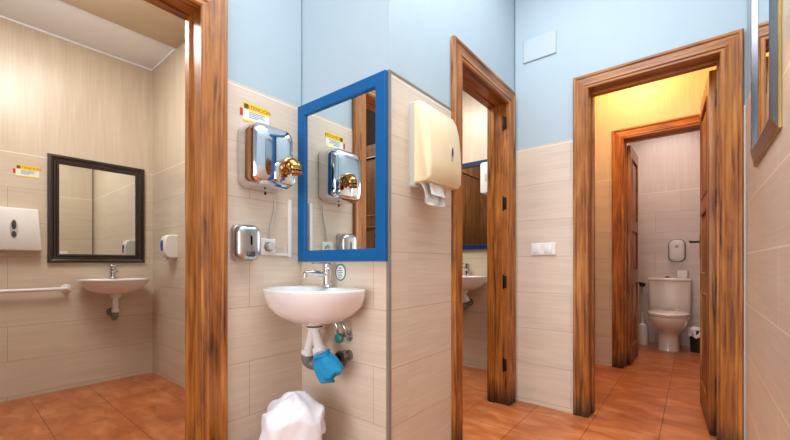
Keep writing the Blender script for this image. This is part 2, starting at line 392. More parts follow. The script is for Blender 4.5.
# ------------------------------------------------------------ doors
PROF = [(0, 0), (0, .011), (.006, .016), (.018, .016), (.024, .021), (.034, .018), (.070, .018), (.078, .024), (.090, .024), (.096, .016), (.096, 0)]
def casing_pieces(parent, x0, x1, h, cw, side=-1, yoff=0):
    """three mitred casing boards around an opening x0..x1, 0..h on the plane y=yoff, projecting to side*y"""
    k = cw/.096
    P = [(a*k, side*d+yoff) for a, d in PROF]
    bm = bmesh.new(); ring_loft(bm, [[(x0-a, d, 0) for a, d in P], [(x0-a, d, h+a) for a, d in P]]); obj('casing_side', bm, 'wood_v', parent, angle=20)
    bm = bmesh.new(); ring_loft(bm, [[(x1+a, d, 0) for a, d in P], [(x1+a, d, h+a) for a, d in P]]); obj('casing_side', bm, 'wood_v', parent, angle=20)
    bm = bmesh.new(); ring_loft(bm, [[(x0-a, d, h+a) for a, d in P], [(x1+a, d, h+a) for a, d in P]]); obj('casing_head', bm, 'wood_h', parent, angle=20)
def jamb(parent, x0, x1, h, depth, stop_y):
    bm = bmesh.new()
    box(bm, (x0-.018, .0, 0), (x0, depth, h), bev=.0015); box(bm, (x1, .0, 0), (x1+.018, depth, h), bev=.0015)
    box(bm, (x0, stop_y, 0), (x0+.010, depth, h-.010)); box(bm, (x1-.010, stop_y, 0), (x1, depth, h-.010))
    obj('jamb', bm, 'wood_v', parent, angle=20)
    bm = bmesh.new(); box(bm, (x0-.018, 0, h), (x1+.018, depth, h+.018)); box(bm, (x0, stop_y, h-.010), (x1, depth, h)); obj('jamb_head', bm, 'wood_h', parent, angle=20)
def hinge(parent, loc, rz=0, nm='hinge'):
    bm = bmesh.new(); box(bm, (-.002, -.012, -.040), (.002, .012, .040), bev=.0008)
    tube(bm, [(-.004, -.012, -.044), (-.004, -.012, .044)], .006, 10); tube(bm, [(-.004, -.012, .043), (-.004, -.012, .052)], [.0065, .003], 10); tube(bm, [(-.004, -.012, -.052), (-.004, -.012, -.043)], [.003, .0065], 10)
    for z in (-.026, .026): lathe(bm, [(.004, .002), (.003, .0032)], (0, .003, z), 'x', 8)
    o = obj(nm, bm, 'iron', parent); o.location = loc; o.rotation_euler = (0, 0, rz); return o
def leaf(parent, loc, rz, wd, ht, mat, handle_side=None, th=.036, hmat='iron'):
    """panelled leaf: hinge edge at x=0, free edge at x=wd, thickness along y"""
    bm = bmesh.new(); st = .09
    hgt = [0.0, .16, .78, .90, 1.30, 1.42, ht-.11, ht]
    box(bm, (0, -th/2, 0), (st, th/2, ht), bev=.003); box(bm, (wd-st, -th/2, 0), (wd, th/2, ht), bev=.003)
    for a, b in ((0, .17), (.76, .88), (1.26, 1.36), (ht-.11, ht)): box(bm, (st, -th/2, a), (wd-st, th/2, b))
    for a, b in ((.17, .76), (.88, 1.26), (1.36, ht-.11)):
        box(bm, (st, -th*.15, a), (wd-st, th*.15, b))
        for s in (-1, 1):   # raised field with slanted edges
            o1 = [(st+.004, a+.004), (wd-st-.004, a+.004), (wd-st-.004, b-.004), (st+.004, b-.004)]
            o2 = [(st+.04, a+.04), (wd-st-.04, a+.04), (wd-st-.04, b-.04), (st+.04, b-.04)]
            ring_loft(bm, [[(x, s*th*.15, z) for x, z in o1], [(x, s*th*.4, z) for x, z in o2]], cap0=False)
            # bolection moulding
            for p, q in (((st, a), (wd-st, a)), ((st, b), (wd-st, b)), ((st, a), (st, b)), ((wd-st, a), (wd-st, b))):
                tube(bm, [(p[0], s*th*.46, p[1]), (q[0], s*th*.46, q[1])], .007, 6)
    o = obj('leaf', bm, mat, parent, angle=25); o.location = loc; o.rotation_euler = (0, 0, rz)
    if handle_side is not None:
        bm = bmesh.new()
        for s in handle_side:
            box(bm, (wd-.065, s*th/2 if s > 0 else s*th/2-.004, .98), (wd-.025, s*th/2+.004 if s > 0 else s*th/2, 1.14), bev=.001)
            tube(bm, smooth_pts([(wd-.045, s*th/2, 1.09), (wd-.045, s*(th/2+.045), 1.09), (wd-.06, s*(th/2+.055), 1.092), (wd-.15, s*(th/2+.055), 1.085)], 4), .008, 10)
        obj('handle', bm, hmat, o)
    return o
def door(name, loc, rz, x0, x1, h, cw, depth, stop_y, back=True):
    t = bpy.data.objects.new(name, None); COL.objects.link(t); t.location = loc; t.rotation_euler = (0, 0, rz); struct(t)
    casing_pieces(t, x0, x1, h, cw)
    if back: casing_pieces(t, x0, x1, h, cw*.9, 1, depth)
    jamb(t, x0, x1, h, depth, stop_y)
    return t
# door 1: opening to the left room, wall faces +X; local x = world Y
d1 = door('door_1', (XB, 0, 0), R_PX, -.10, .658, 1.99, .106, .118, .08, back=False)
leaf(d1, (-.078, .135, .008), PI/2, .72, 1.97, 'dark_leaf', (-1, 1))
for z in (1.8, 1.2, .3): hinge(d1, (-.098, .115, z))
# door 2
d2 = door('door_2', (XD, 0, 0), R_PX, 1.755, 2.392, 2.03, .097, .13, .09)
for z in (1.90, 1.36, .83, .27): hinge(d2, (2.390, .016, z), PI)
# door 3 with its leaf swung into the vestibule
d3 = door('door_3', (0, YE, 0), 0, -.505, .104, 2.035, .088, .12, .0775)
leaf(d3, (.082, .150, .01), math.radians(93.2), .585, 2.01, 'leaf_wood', (-1, 1))
for z in (1.85, 1.31, .83, .29): hinge(d3, (.0915, .098, z), PI)
# door 4 to the toilet, leaf swung inside against the left
d4 = door('door_4', (0, YH, 0), 0, -.495, .052, 2.085, .094, .11, .07)
leaf(d4, (-.478, .135, .01), math.radians(88.5), .50, 2.05, 'leaf_wood', None)
for z in (1.8, 1.3, .3): hinge(d4, (-.493, .10, z))
# door 5: neighbouring closed stall in the vestibule
d5 = bpy.data.objects.new('door_5', None); COL.objects.link(d5); d5.location = (0, YH, 0); struct(d5)
casing_pieces(d5, -1.40, -.825, 2.085, .094)
leaf(d5, (-1.395, -.002, .01), 0, .565, 2.07, 'leaf_wood', (-1,), th=.018)

# plank partition in the washroom (seen in its mirror)
d6 = bpy.data.objects.new('door_6', None); COL.objects.link(d6); d6.location = (-2.398, 0, 0); struct(d6); d6.rotation_euler = (0, 0, R_PX)
bm = bmesh.new(); box(bm, (1.30, -.03, .0), (3.06, -.002, 2.35)); obj('plank_panel', bm, 'plank_wood', d6, smooth=False)
bm = bmesh.new(); box(bm, (1.30, -.045, 2.15), (3.06, -.031, 2.35)); box(bm, (1.30, -.045, .05), (3.06, -.031, .17)); box(bm, (2.08, -.06, .17), (2.12, -.031, 2.15)); obj('rail', bm, 'dark_leaf', d6, smooth=False)

d7 = bpy.data.objects.new('door_7', None); COL.objects.link(d7); d7.location = (0, YG+.121, 0); d7.rotation_euler = (0, 0, PI); struct(d7)
bm = bmesh.new(); box(bm, (1.12, -.03, 0), (2.36, -.001, 2.35)); obj('plank_panel', bm, 'plank_wood', d7, smooth=False)
bm = bmesh.new(); box(bm, (1.12, -.045, 2.15), (2.36, -.031, 2.35)); box(bm, (1.12, -.045, .05), (2.36, -.031, .17)); obj('rail', bm, 'dark_leaf', d7, smooth=False)
# dark board partition beyond the open leaf of door 1 (seen only in the blue mirror)
bm = bmesh.new(); box(bm, (-2.75, -.47, 0), (XB-wt-.002, -.44, HR-.02)); struct(obj('wall_left_room_partition', bm, 'black_wood', smooth=False))

# ------------------------------------------------------------ mirrors
def mirror_frame(t, wd, ht, fw, prof, mat, x=0, z=0):
    """mitred frame: prof=[(across 0 outer..1 inner, depth)]"""
    bm = bmesh.new(); rings = []
    for a, d in prof:
        i = a*fw
        rings.append([(x-wd/2+i, -d, z-ht/2+i), (x+wd/2-i, -d, z-ht/2+i), (x+wd/2-i, -d, z+ht/2-i), (x-wd/2+i, -d, z+ht/2-i)])
    ring_loft(bm, rings, cap0=False, cap1=False)
    return obj('frame', bm, mat, t, angle=15)
def mirror(name, label, loc, rz, wd, ht, fw, prof, mat, glass_d):
    t = thing(name, label, 'mirror', loc, rz)
    mirror_frame(t, wd, ht, fw, prof, mat)
    bm = bmesh.new(); box(bm, (-wd/2+fw*.6, -glass_d, -ht/2+fw*.6), (wd/2-fw*.6, -.001, ht/2-fw*.6)); obj('mirror_glass', bm, 'mirror', t, smooth=False)
    return t
FLAT = [(0, 0), (0, .018), (.04, .02), (.94, .02), (1, .017), (1, .006)]
mirror('wall_mirror', 'large mirror in a bright blue wooden frame above the corner sink', (-1.2645, YC-.0045, 1.352), math.radians(.5), .577, .780, .054, FLAT, 'blue_frame', .008)
SCOOP = [(0, 0), (0, .02), (.06, .026), (.25, .028), (.42, .022), (.55, .013), (.70, .012), (.78, .017), (.9, .016), (1, .012), (1, .004)]
mirror('wall_mirror', 'mirror in a black moulded frame on the tiled wall of the left room', (XA+.001, .794, 1.362), R_PX, .615, .805, .066, SCOOP, 'black_frame', .006)
mirror('wall_mirror', 'dark blue framed mirror above the small sink seen through the middle doorway', (-1.71, YR-.001, 1.482), 0, .68, .80, .045, FLAT, 'navy_frame', .008)
BEV = [(0, 0), (0, .006), (.72, .019), (.80, .021), (.96, .021), (1, .019), (1, .006)]
mr = mirror('wall_mirror', 'tall mirror in a pewter metal frame high on the right wall', (XF-.001, 1.81, 1.77), R_NX, .55, .84, .050, BEV, 'pewter', .010)
bm = bmesh.new(); rings = []
for a, d in ((-.004, 0), (-.004, .007), (0.0, .009)): rings.append([(-.275+a, -d, -.42+a), (.275-a, -d, -.42+a), (.275-a, -d, .42-a), (-.275+a, -d, .42-a)])
ring_loft(bm, rings, cap0=False, cap1=False); obj('edge_bead', bm, 'gold', mr)['label'] = 'thin gold bead at the back edge of the frame'

# ------------------------------------------------------------ sinks
def outline(a, bf, bb, cy, z, n=40, e=2.5):
    pts = []
    for k in range(n):
        t = 2*PI*k/n; c, s = math.cos(t), math.sin(t)
        ex = e if s > 0 else 2.15
        x = a*math.copysign(abs(c)**(2/ex), c); y = math.copysign(abs(s)**(2/ex), s)*(bb if s > 0 else bf)
        pts.append((x, min(cy+y, -.001), z))
    return pts
def sink(label, loc, rz, a=.235, bf=.2, bb=.12, H=.155, name='wall_sink', be=2.5):
    t = thing(name, label, 'sink', loc, rz)
    cy = -bb; bm = bmesh.new(); rings = []
    # outside, bottom to rim
    for s, z in ((.18, -H), (.36, -H+.003), (.58, -H+.018), (.79, -H+.047), (.92, -H+.082), (.985, -H+.122), (1.0, -.010), (1.0, -.003), (.985, 0)):
        rings.append(outline(a*s, bf*s, bb*min(1, s*1.25), cy, z, e=be if s > .9 else 2.5))
    # inner bowl shifted forward of the tap deck
    for s, z, sh in ((.93, -.001, 0), (.86, -.004, -.008), (.78, -.03, -.015), (.62, -.07, -.02), (.36, -.10, -.02), (.10, -.108, -.02)):
        rings.append([(p[0], p[1]+sh, z) for p in outline(a*s, bf*s, bb*s*.62, cy, z, e=2.1)])
    ring_loft(bm, rings); obj('basin', bm, 'porcelain', t, angle=60)
    bm = bmesh.new(); lathe(bm, [(.0, -.107), (.02, -.107), (.022, -.104), (.018, -.102), (0, -.103)], (0, cy-.02, 0)); obj('drain', bm, 'chrome', t)
    # faucet
    fy = -.052; bm = bmesh.new()
    lathe(bm, [(.026, 0), (.026, .004), (.022, .008), (.020, .012), (.0195, .075), (.021, .08), (.021, .084), (.018, .088)], (0, fy, 0))
    tube(bm, smooth_pts([(0, fy, .052), (0, fy-.04, .060), (0, fy-.09, .066), (0, fy-.125, .066)], 5), [.013]*11+[.011]*5, 12)
    lathe(bm, [(.010, .048), (.0105, .064), (.006, .066)], (0, fy-.122, 0), seg=14)
    fa = obj('faucet', bm, 'chrome', t)
    bm = bmesh.new(); lathe(bm, [(.020, .0885), (.021, .092), (.020, .104), (.012, .110)], (0, fy, 0)); 
    box(bm, (-.009, fy-.085, .104), (.009, fy+.005, .112), bev=.003); obj('lever', bm, 'chrome', fa)
    return t
def pipework(t, drop, cy=-.14, mat='grey_trap', z0=-.15):
    bm = bmesh.new(); lathe(bm, [(.040, z0-.004), (.041, z0-.024), (.034, z0-.028), (.033, z0-.032)], (0, cy, 0))
    tube(bm, [(0, cy, z0-.02), (0, cy, z0-drop)], .019, 16); lathe(bm, [(.024, z0-drop-.012), (.026, z0-drop), (.026, z0-drop+.014), (.021, z0-drop+.018)], (0, cy, 0))
    obj('drain_pipe', bm, 'pvc', t)
    bm = bmesh.new(); tube(bm, [(0, cy, z0-drop-.005), (0, cy, z0-drop-.02), (0, cy+.004, z0-drop-.045), (0, cy+.03, z0-drop-.062), (0, cy+.06, z0-drop-.05), (0, cy+.075, z0-drop-.03), (0, -.004, z0-drop-.02)], .020, 14)
    lathe(bm, [(.032, -.001), (.030, -.008), (.021, -.010)], (0, 0, z0-drop-.02), 'y', 18)
    obj('trap', bm, mat, t)
# main corner sink
SX, SZ = -1.296, .845
s1 = sink('white oval corner sink with a chrome mixer tap under the bright blue mirror', (SX, YC, SZ), 0, a=.246, be=3.6)
FX = -.038
bm = bmesh.new(); lathe(bm, [(.056, -.146), (.060, -.152), (.060, -.164), (.040, -.172)], (FX, -.095, 0)); lathe(bm, [(.034, -.179), (.034, -.186), (.03, -.19)], (FX, -.095, 0))
tube(bm, [(FX, -.095, -.180), (FX-.018, -.097, -.23), (FX-.042, -.099, -.295)], [.027, .022, .021], 16)
lathe(bm, [(.024, -.318), (.029, -.312), (.029, -.286), (.023, -.282)], (FX-.043, -.099, 0))
obj('drain_pipe', bm, 'pvc', s1)
bm = bmesh.new(); tube(bm, [(FX+.008, -.098, -.19), (FX+.042, -.112, -.225), (FX+.088, -.135, -.272)], [.021, .021, .024], 16); tube(bm, [(FX+.078, -.131, -.262), (FX+.098, -.141, -.283)], [.030, .030], 16)
obj('pipe_branch', bm, 'pvc', s1)
bm = bmesh.new(); lathe(bm, [(.0355, -.172), (.0355, -.179)], (FX, -.095, 0)); obj('seal_ring', bm, 'dark_plastic', s1)
bm = bmesh.new(); tube(bm, smooth_pts([(FX-.043, -.10, -.305), (FX-.043, -.10, -.330), (FX-.028, -.085, -.352), (.0, -.06, -.352), (.02, -.04, -.340), (.034, -.004, -.335)], 4), .028, 16); lathe(bm, [(.04, -.001), (.038, -.01), (.027, -.013)], (.034, 0, -.335), 'y'); obj('trap', bm, 'grey_trap', s1)
for dx, mtl in ((.055, 'chrome_satin'), (.105, 'chrome_satin')):
    bm = bmesh.new(); tube(bm, smooth_pts([(dx*.35, -.05, -.12), (dx, -.045, -.17), (dx, -.04, -.20), (dx+.005, -.03, -.215)], 4), .0055, 8); obj('supply_hose', bm, mtl, s1)
# valves on the wall under the sink
for i, (vx, vz, cmat, lab) in enumerate(((-1.205, .625, 'teal', 'chrome angle valve with a teal knob on the wall right of the sink drain'), (-1.205, .540, 'iron', 'dark old angle valve, lowest fitting under the corner sink behind the cloth'))):
    t = thing('angle_valve', lab, 'valve', (vx, YC, vz))
    bm = bmesh.new(); lathe(bm, [(.024, -.0005), (.022, -.006), (.011, -.008), (.011, -.036), (.013, -.038), (.013, -.05)], (0, 0, 0), 'y', 18); tube(bm, [(0, -.03, .0), (0, -.03, .026)], .009, 12); obj('valve_body', bm, 'chrome_satin' if i == 0 else 'grey_trap', t)
    bm = bmesh.new(); lathe(bm, [(.012, -.0505), (.021, -.053), (.022, -.07), (.016, -.074)], (0, 0, 0), 'y', 14); obj('knob', bm, cmat, t)
# blue cloth tied over the drain branch
def cloth(loc):
    """a rag wrapped and tied over the pipe end: a squarish crumpled pouch with pulled corners"""
    bm = bmesh.new(); n = 36; rows = 18; rings = []
    for r in range(rows):
        v = r/(rows-1); ring = []
        for k in range(n):
            t = 2*PI*k/n; c, s_ = math.cos(t), math.sin(t)
            q = (abs(c)**4+abs(s_)**4)**(-.25)
            rad = .031+.020*math.sin(min(1, v*2.2)*PI/2)
            fold = 1+.06*math.sin(t*5+.6+v*2)+.05*math.sin(8*t-v*5)
            close = 1 if v < .8 else math.cos((v-.8)/.2*PI/2*.93)
            x = rad*q*fold*c*(1.0+.08*v)*close; y = rad*q*fold*s_*.72*close
            z = -.118*min(v, .93)*(1-.10*c)-.010*(abs(c)**6)*v+.005*math.sin(6*t)*v
            ring.append((x+.010*v, y, z))
        rings.append(ring)
    ring_loft(bm, rings, cap0=True, cap1=True)
    tube(bm, [(.036*math.cos(a), .033*math.sin(a), -.006+.005*math.sin(3*a)) for a in [2*PI*k/18 for k in range(19)]], .007, 8)
    o = obj('cleaning_cloth', bm, 'cloth_blue', angle=80); o.location = loc; o.rotation_euler = (math.radians(10), math.radians(-24), math.radians(12)); return o
tag(cloth((SX+FX+.104, YC-.144, SZ-.276)), 'crumpled bright blue cloth tied round the white drain pipe under the corner sink', 'cloth')
# left room sink
s2 = sink('small white oval sink under the black framed mirror', (XA, .868, .835), R_PX, .235, .22, .12, .125)
pipework(s2, .135, -.13, z0=-.12)
# washroom sink
s3 = sink('small white sink glimpsed through the middle doorway under the dark blue mirror', (-1.60, YR, .845), 0, .21, .2, .12, .13)
pipework(s3, .10, -.13, z0=-.125)
bm = bmesh.new(); tube(bm, [(.004, -.13, -.16), (.045, -.14, -.225)], [.019, .024], 14); obj('pipe_branch', bm, 'pvc', s3)

# ------------------------------------------------------------ hand dryer etc. on wall B
t = thing('hand_dryer', 'chrome hand dryer with a brass nozzle on the wall left of the blue mirror', 'hand dryer', (XB, .920, 1.424), R_PX)
bm = bmesh.new(); rbox_y(bm, (0, 0, 0), .205, .280, [(.0005, 0), (.006, 0), (.009, .004)], .04); obj('back_plate', bm, 'chrome_satin', t)
bm = bmesh.new()
rings = []
for d, ins, dz in ((.009, .006, 0), (.05, .006, 0), (.095, .008, -.002), (.118, .013, -.004), (.131, .022, -.006), (.139, .036, -.008), (.142, .055, -.01)):
    rings.append([(x, -d, z+dz*(1 if z > 0 else -.3)) for x, z in rrect(.224-2*ins, .292-2*ins, .045-ins*.2, 8)])
ring_loft(bm, rings); obj('cover', bm, 'chrome', t, angle=50)
bm = bmesh.new(); rbox_y(bm, (.040, -.120, -.075), .105, .095, [(0, 0), (.020, .0), (.028, .004), (.031, .012)], .025); obj('nozzle_housing', bm, 'chrome', t)
bm = bmesh.new(); tube(bm, smooth_pts([(.045, -.140, -.045), (.048, -.175, -.040), (.052, -.195, -.050), (.052, -.203, -.072)], 5), [.036]*3+[.035]*3+[.033]*3+[.030]*4+[.027]*3, 20)
lathe(bm, [(.026, -.070), (.030, -.074), (.030, -.082), (.024, -.084), (.020, -.074)], (.052, -.203, 0)); obj('nozzle', bm, 'brass', t)
bm = bmesh.new(); lathe(bm, [(.005, 0), (.005, -.012), (.003, -.014)], (.0, -.05, -.148)); obj('screw', bm, 'iron', t)

def sticker(label, loc, rz, wd, ht, roll=0):
    t = thing('warning_sticker', label, 'sticker', loc, rz); t.rotation_euler = (0, roll, rz) if rz == 0 else (0, 0, rz)
    bm = bmesh.new(); box(bm, (-wd/2, -.0012, -ht/2), (wd/2, -.0003, ht/2)); obj('sheet', bm, 'sticker', t, smooth=False)
    bm = bmesh.new(); box(bm, (-wd/2, -.0018, ht*.12), (wd/2, -.0013, ht/2)); box(bm, (-wd/2, -.0018, -ht/2), (wd/2, -.0013, -ht*.40)); obj('yellow_band', bm, 'yellow', t, smooth=False)
    bm = text_bm('ATENCIÓN', ht*.27, (wd*.10, -.0023, ht*.29)); obj('heading', bm, 'red', t, smooth=False)
    bm = bmesh.new(); box(bm, (-wd*.46, -.0022, ht*.17), (-wd*.30, -.0019, ht*.42)); obj('symbol', bm, 'olive', t, smooth=False)
    bm = bmesh.new()
    for k, ln in enumerate((.62, .55, .60, .35)): box(bm, (-wd*.28, -.0017, ht*(.02-.09*k)), (-wd*.28+wd*ln, -.0014, ht*(.055-.09*k))); 
    obj('small_print', bm, 'print', t, smooth=False)
    bm = bmesh.new(); box(bm, (-wd*.60, -.0022, -ht*.25), (-wd*.50, -.0004, ht*.12)); obj('red_tab', bm, 'red', t, smooth=False)
    return t
sticker('yellow and white warning sticker on the tiles just above the chrome hand dryer', (XB, .905, 1.630), R_PX, .130, .085)
sticker('yellow and white warning sticker on the left room wall beside the black mirror', (XA, .385, 1.610), R_PX, .120, .085)

t = thing('soap_dispenser', 'small chrome soap dispenser on the wall below the hand dryer', 'soap dispenser', (XB, .840, 1.043), R_PX)
bm = bmesh.new(); rbox_y(bm, (0, 0, 0), .112, .160, [(.0005, 0), (.012, 0), (.020, .002), (.022, .006)], .028); obj('back_plate', bm, 'chrome_satin', t)
bm = bmesh.new(); rbox_y(bm, (0, -.0225, 0), .108, .156, [(0, 0), (.022, 0), (.034, .004), (.042, .012), (.045, .026)], .034); obj('cover', bm, 'chrome_satin', t)
bm = bmesh.new(); rbox_y(bm, (.004, -.0665, .010), .010, .040, [(0, 0), (.001, .0)], .004); obj('level_window', bm, 'dark_plastic', t)
bm = bmesh.new(); rbox_y(bm, (0, -.064, -.050), .034, .024, [(0, 0), (.012, 0), (.016, .004)], .008); obj('push_button', bm, 'dark_plastic', t)

t = thing('power_socket', 'white wall socket with a plug in it right of the small chrome soap dispenser', 'socket', (XB, .962, 1.030), R_PX)
bm = bmesh.new(); rbox_y(bm, (0, 0, 0), .078, .078, [(.0005, 0), (.006, 0), (.009, .004)], .006); obj('plate', bm, 'white_plastic', t)
bm = bmesh.new(); lathe(bm, [(.022, -.009), (.022, -.004), (.020, -.0035)], (0, 0, 0), 'y'); lathe(bm, [(.018, -.009), (.018, -.038), (.014, -.042)], (.0, 0, 0), 'y'); tube(bm, [(.0, -.03, .0), (.03, -.034, -.004), (.062, -.028, -.006)], .005, 8); obj('plug', bm, 'grey_plastic', t)
bm = bmesh.new(); box(bm, (.108, -.011, -.045), (.126, -.0005, .235), bev=.001); obj('cable_cover', bm, 'white_plastic', t)
bm = bmesh.new(); box(bm, (.039, -.010, -.040), (.107, -.0005, -.028), bev=.001); obj('cable_cover', bm, 'white_plastic', t)
bm = bmesh.new(); tube(bm, smooth_pts([(1.00, -.008, 1.262), (.995, -.008, 1.20), (.975, -.008, 1.12), (.968, -.008, 1.072)], 5), .0038, 8)
o = obj('power_cable', bm, 'grey_plastic'); o.location = (XB, 0, 0); o.rotation_euler = (0, 0, R_PX); tag(o, 'thin grey cable running down the tiles from the hand dryer to the socket', 'cable')

# round sticker by the tap
t = thing('round_notice_sticker', 'small oval white notice with a green rim stuck beside the tap', 'sticker', (-1.263, YC, .912))
bm = bmesh.new(); oval_y(bm, (0, 0, 0), .036, .040, -.0003, -.0012); obj('rim', bm, 'green_ring', t, smooth=False)
bm = bmesh.new(); oval_y(bm, (0, 0, 0), .029, .033, -.0015, -.0026); obj('sheet', bm, 'sticker', t, smooth=False)
bm = bmesh.new(); oval_y(bm, (0, 0, .018), .005, .005, -.0037, -.0042, seg=10)
for k, wd in enumerate((.030, .034, .026, .030, .018)): box(bm, (-wd/2, -.0042, .006-.008*k), (wd/2, -.0036, .0095-.008*k))
obj('print', bm, 'green_ring', t, smooth=False)
# little fitting at the sink's right end
# ------------------------------------------------------------ paper towel dispenser on wall D
t = thing('paper_towel_dispenser', 'cream plastic paper towel dispenser on the wall between blue mirror and middle doorway', 'paper towel dispenser', (XD, 1.426, 1.475), R_PX)
bm = bmesh.new(); rbox_y(bm, (0, 0, 0), .262, .375, [(.0005, 0), (.028, 0), (.032, .003)], .012); obj('back_plate', bm, 'grey_plastic', t)
bm = bmesh.new(); prof = [(.032, .183), (.052, .183), (.074, .168), (.092, .135), (.106, .08), (.115, .0), (.118, -.08), (.116, -.150), (.100, -.168), (.032, -.172)]
W = .268; rings = []
for x, ins in ((-W/2, .010), (-W/2+.004, .004), (-W/2+.012, 0), (W/2-.012, 0), (W/2-.004, .004), (W/2, .010)):
    rings.append([(x, -(max(.032, d-ins) if d > .033 else .032), z*(1-ins*2.5)) for d, z in prof])
ring_loft(bm, rings); obj('cover', bm, 'cream_plastic', t, angle=40)
bm = bmesh.new(); oval_y(bm, (.040, 0, -.024), .013, .034, -.112, -.1190); obj('level_window_rim', bm, 'grey_plastic', t)
bm = bmesh.new(); oval_y(bm, (.040, 0, -.018), .007, .022, -.117, -.1206); obj('level_window', bm, 'dark_plastic', t)
# paper hanging out
bm = bmesh.new(); rings = []
for v in range(9):
    q = v/8; rings.append([(-.085+.165*k/8-.012*q, -.060-.030*math.sin(q*1.6)-.006*math.sin(k*1.3+q*3), -.001-.090*q-.010*math.sin(k/8*PI)*q) for k in range(9)])
R_ = [[bm.verts.new(p) for p in r] for r in rings]
for i in range(8):
    for j in range(8): bm.faces.new((R_[i][j], R_[i][j+1], R_[i+1][j+1], R_[i+1][j]))
bmesh.ops.solidify(bm, geom=bm.faces[:], thickness=.0015)
rings = [[(-.050+.115*k/6, -.084-.012*v/5-.004*math.sin(k*2), -.002-.052*v/5) for k in range(7)] for v in range(6)]
R_ = [[bm.verts.new(p) for p in r] for r in rings]
for i in range(5):
    for j in range(6): bm.faces.new((R_[i][j], R_[i][j+1], R_[i+1][j+1], R_[i+1][j]))
o = obj('paper_towel', bm, 'paper', angle=80); o.location = (XD, 1.378, 1.304); o.rotation_euler = (0, 0, R_PX); tag(o, 'white folded paper towel hanging out below the cream dispenser', 'paper towel')

# ------------------------------------------------------------ left room fittings
t = thing('seat_cover_dispenser', 'flat white wall dispenser with oval window at the left edge of the left room', 'dispenser', (XA, .315, 1.190), R_PX)
bm = bmesh.new(); W = .265; rings = []
for d, hw0, hw1, hh in ((.0005, .128, .138, .150), (.05, .128, .138, .150), (.075, .122, .132, .145), (.082, .112, .122, .135)):
    rings.append([(-hw1, -d, -hh), (hw1, -d, -hh), (hw0-.004, -d, hh), (-hw0+.004, -d, hh)])
ring_loft(bm, rings); bmesh.ops.bevel(bm, geom=[e for e in bm.edges], offset=.004, segments=2, affect='EDGES'); obj('cover', bm, 'white_plastic', t)
bm = bmesh.new(); oval_y(bm, (-.005, 0, 0), .020, .068, -.080, -.0845); obj('window_rim', bm, 'grey_plastic', t)
bm = bmesh.new(); oval_y(bm, (-.005, 0, .028), .012, .032, -.083, -.0862); oval_y(bm, (-.005, 0, -.035), .012, .022, -.083, -.0862); obj('window', bm, 'dark_plastic', t)
t = thing('grab_rail', 'white horizontal grab rail on the left room wall below the white dispenser', 'rail', (XA, 0, .765), R_PX)
bm = bmesh.new(); tube(bm, smooth_pts([(-.15, -.004, 0), (-.15, -.04, 0), (-.13, -.055, 0), (.25, -.055, 0), (.555, -.055, 0), (.585, -.042, 0), (.590, -.004, 0)], 6), .013, 14); obj('bar', bm, 'white_plastic', t)
for x in (-.15, .590): bm = bmesh.new(); lathe(bm, [(.032, -.0005), (.031, -.007), (.02, -.011), (.014, -.012)], (x, 0, 0), 'y'); obj('wall_flange', bm, 'white_plastic', t)
t = thing('soap_dispenser', 'white soap dispenser with a blue window on the left room side wall', 'soap dispenser', (-3.205, YG, 1.085), 0)
bm = bmesh.new(); prof = [(.0005, .092), (.055, .092), (.075, .082), (.088, .055), (.094, .0), (.090, -.05), (.078, -.078), (.055, -.090), (.0005, -.090)]; rings = []
for x, s in ((-.054, .93), (-.048, .98), (-.04, 1), (.04, 1), (.048, .98), (.054, .93)): rings.append([(x, -max(.0005, d*s), z*s) for d, z in prof])
ring_loft(bm, rings); obj('cover', bm, 'white_plastic', t, angle=45)
bm = bmesh.new(); oval_y(bm, (0, 0, .008), .022, .042, -.080, -.0965); obj('window', bm, 'lens_blue', t)
bm = bmesh.new(); rbox_y(bm, (0, -.050, -.098), .05, .020, [(0, 0), (.02, 0), (.024, .004)], .006); obj('push_lever', bm, 'grey_plastic', t)
# socket on the inner side of the left wall (shows in the black mirror)
t = thing('light_switch', 'white switch plate seen only reflected in the black framed mirror', 'switch', (XB-wt, .87, 1.06), R_NX)
bm = bmesh.new(); rbox_y(bm, (0, 0, 0), .12, .08, [(.0005, 0), (.006, 0), (.009, .003)], .005); obj('plate', bm, 'white_plastic', t)
bm = bmesh.new(); box(bm, (-.045, -.0125, -.026), (-.002, -.0095, .026), bev=.001); box(bm, (.002, -.0125, -.026), (.045, -.0095, .026), bev=.001); obj('rocker', bm, 'white_plastic', t)

# ------------------------------------------------------------ wall E fittings
t = thing('light_switch', 'white double switch plate on the tiled wall between the two right doorways', 'switch', (-.778, YE, 1.050), 0)
bm = bmesh.new(); rbox_y(bm, (0, 0, 0), .160, .080, [(.0005, 0), (.006, 0), (.009, .003)], .005); obj('plate', bm, 'white_plastic', t)
for x in (-.043, .030):
    bm = bmesh.new(); box(bm, (x-.024, -.0130, -.026), (x+.024, -.0095, .026), bev=.0012); obj('rocker', bm, 'white_plastic', t)
bm = bmesh.new(); rbox_y(bm, (0, 0, 0), .215, .150, [(.0005, 0), (.008, 0), (.011, .003)], .004)
o = obj('junction_box_cover', bm, 'cover_plate'); o.location = (-.806, YE+.006, 2.405); tag(o, 'blank white cover plate high on the pale blue wall', 'cover plate')

# ------------------------------------------------------------ washroom dispenser
t = thing('towel_dispenser', 'white wall dispenser half hidden by the jamb beside the dark blue mirror', 'dispenser', (-1.400, YR-.021, 1.70), 0)
bm = bmesh.new(); rbox_y(bm, (0, 0, 0), .11, .27, [(.0005, 0), (.07, 0), (.078, .004), (.08, .01)], .02); obj('cover', bm, 'white_plastic', t)
bm = bmesh.new(); oval_y(bm, (0, 0, 0), .01, .04, -.078, -.0825); obj('window', bm, 'grey_plastic', t)

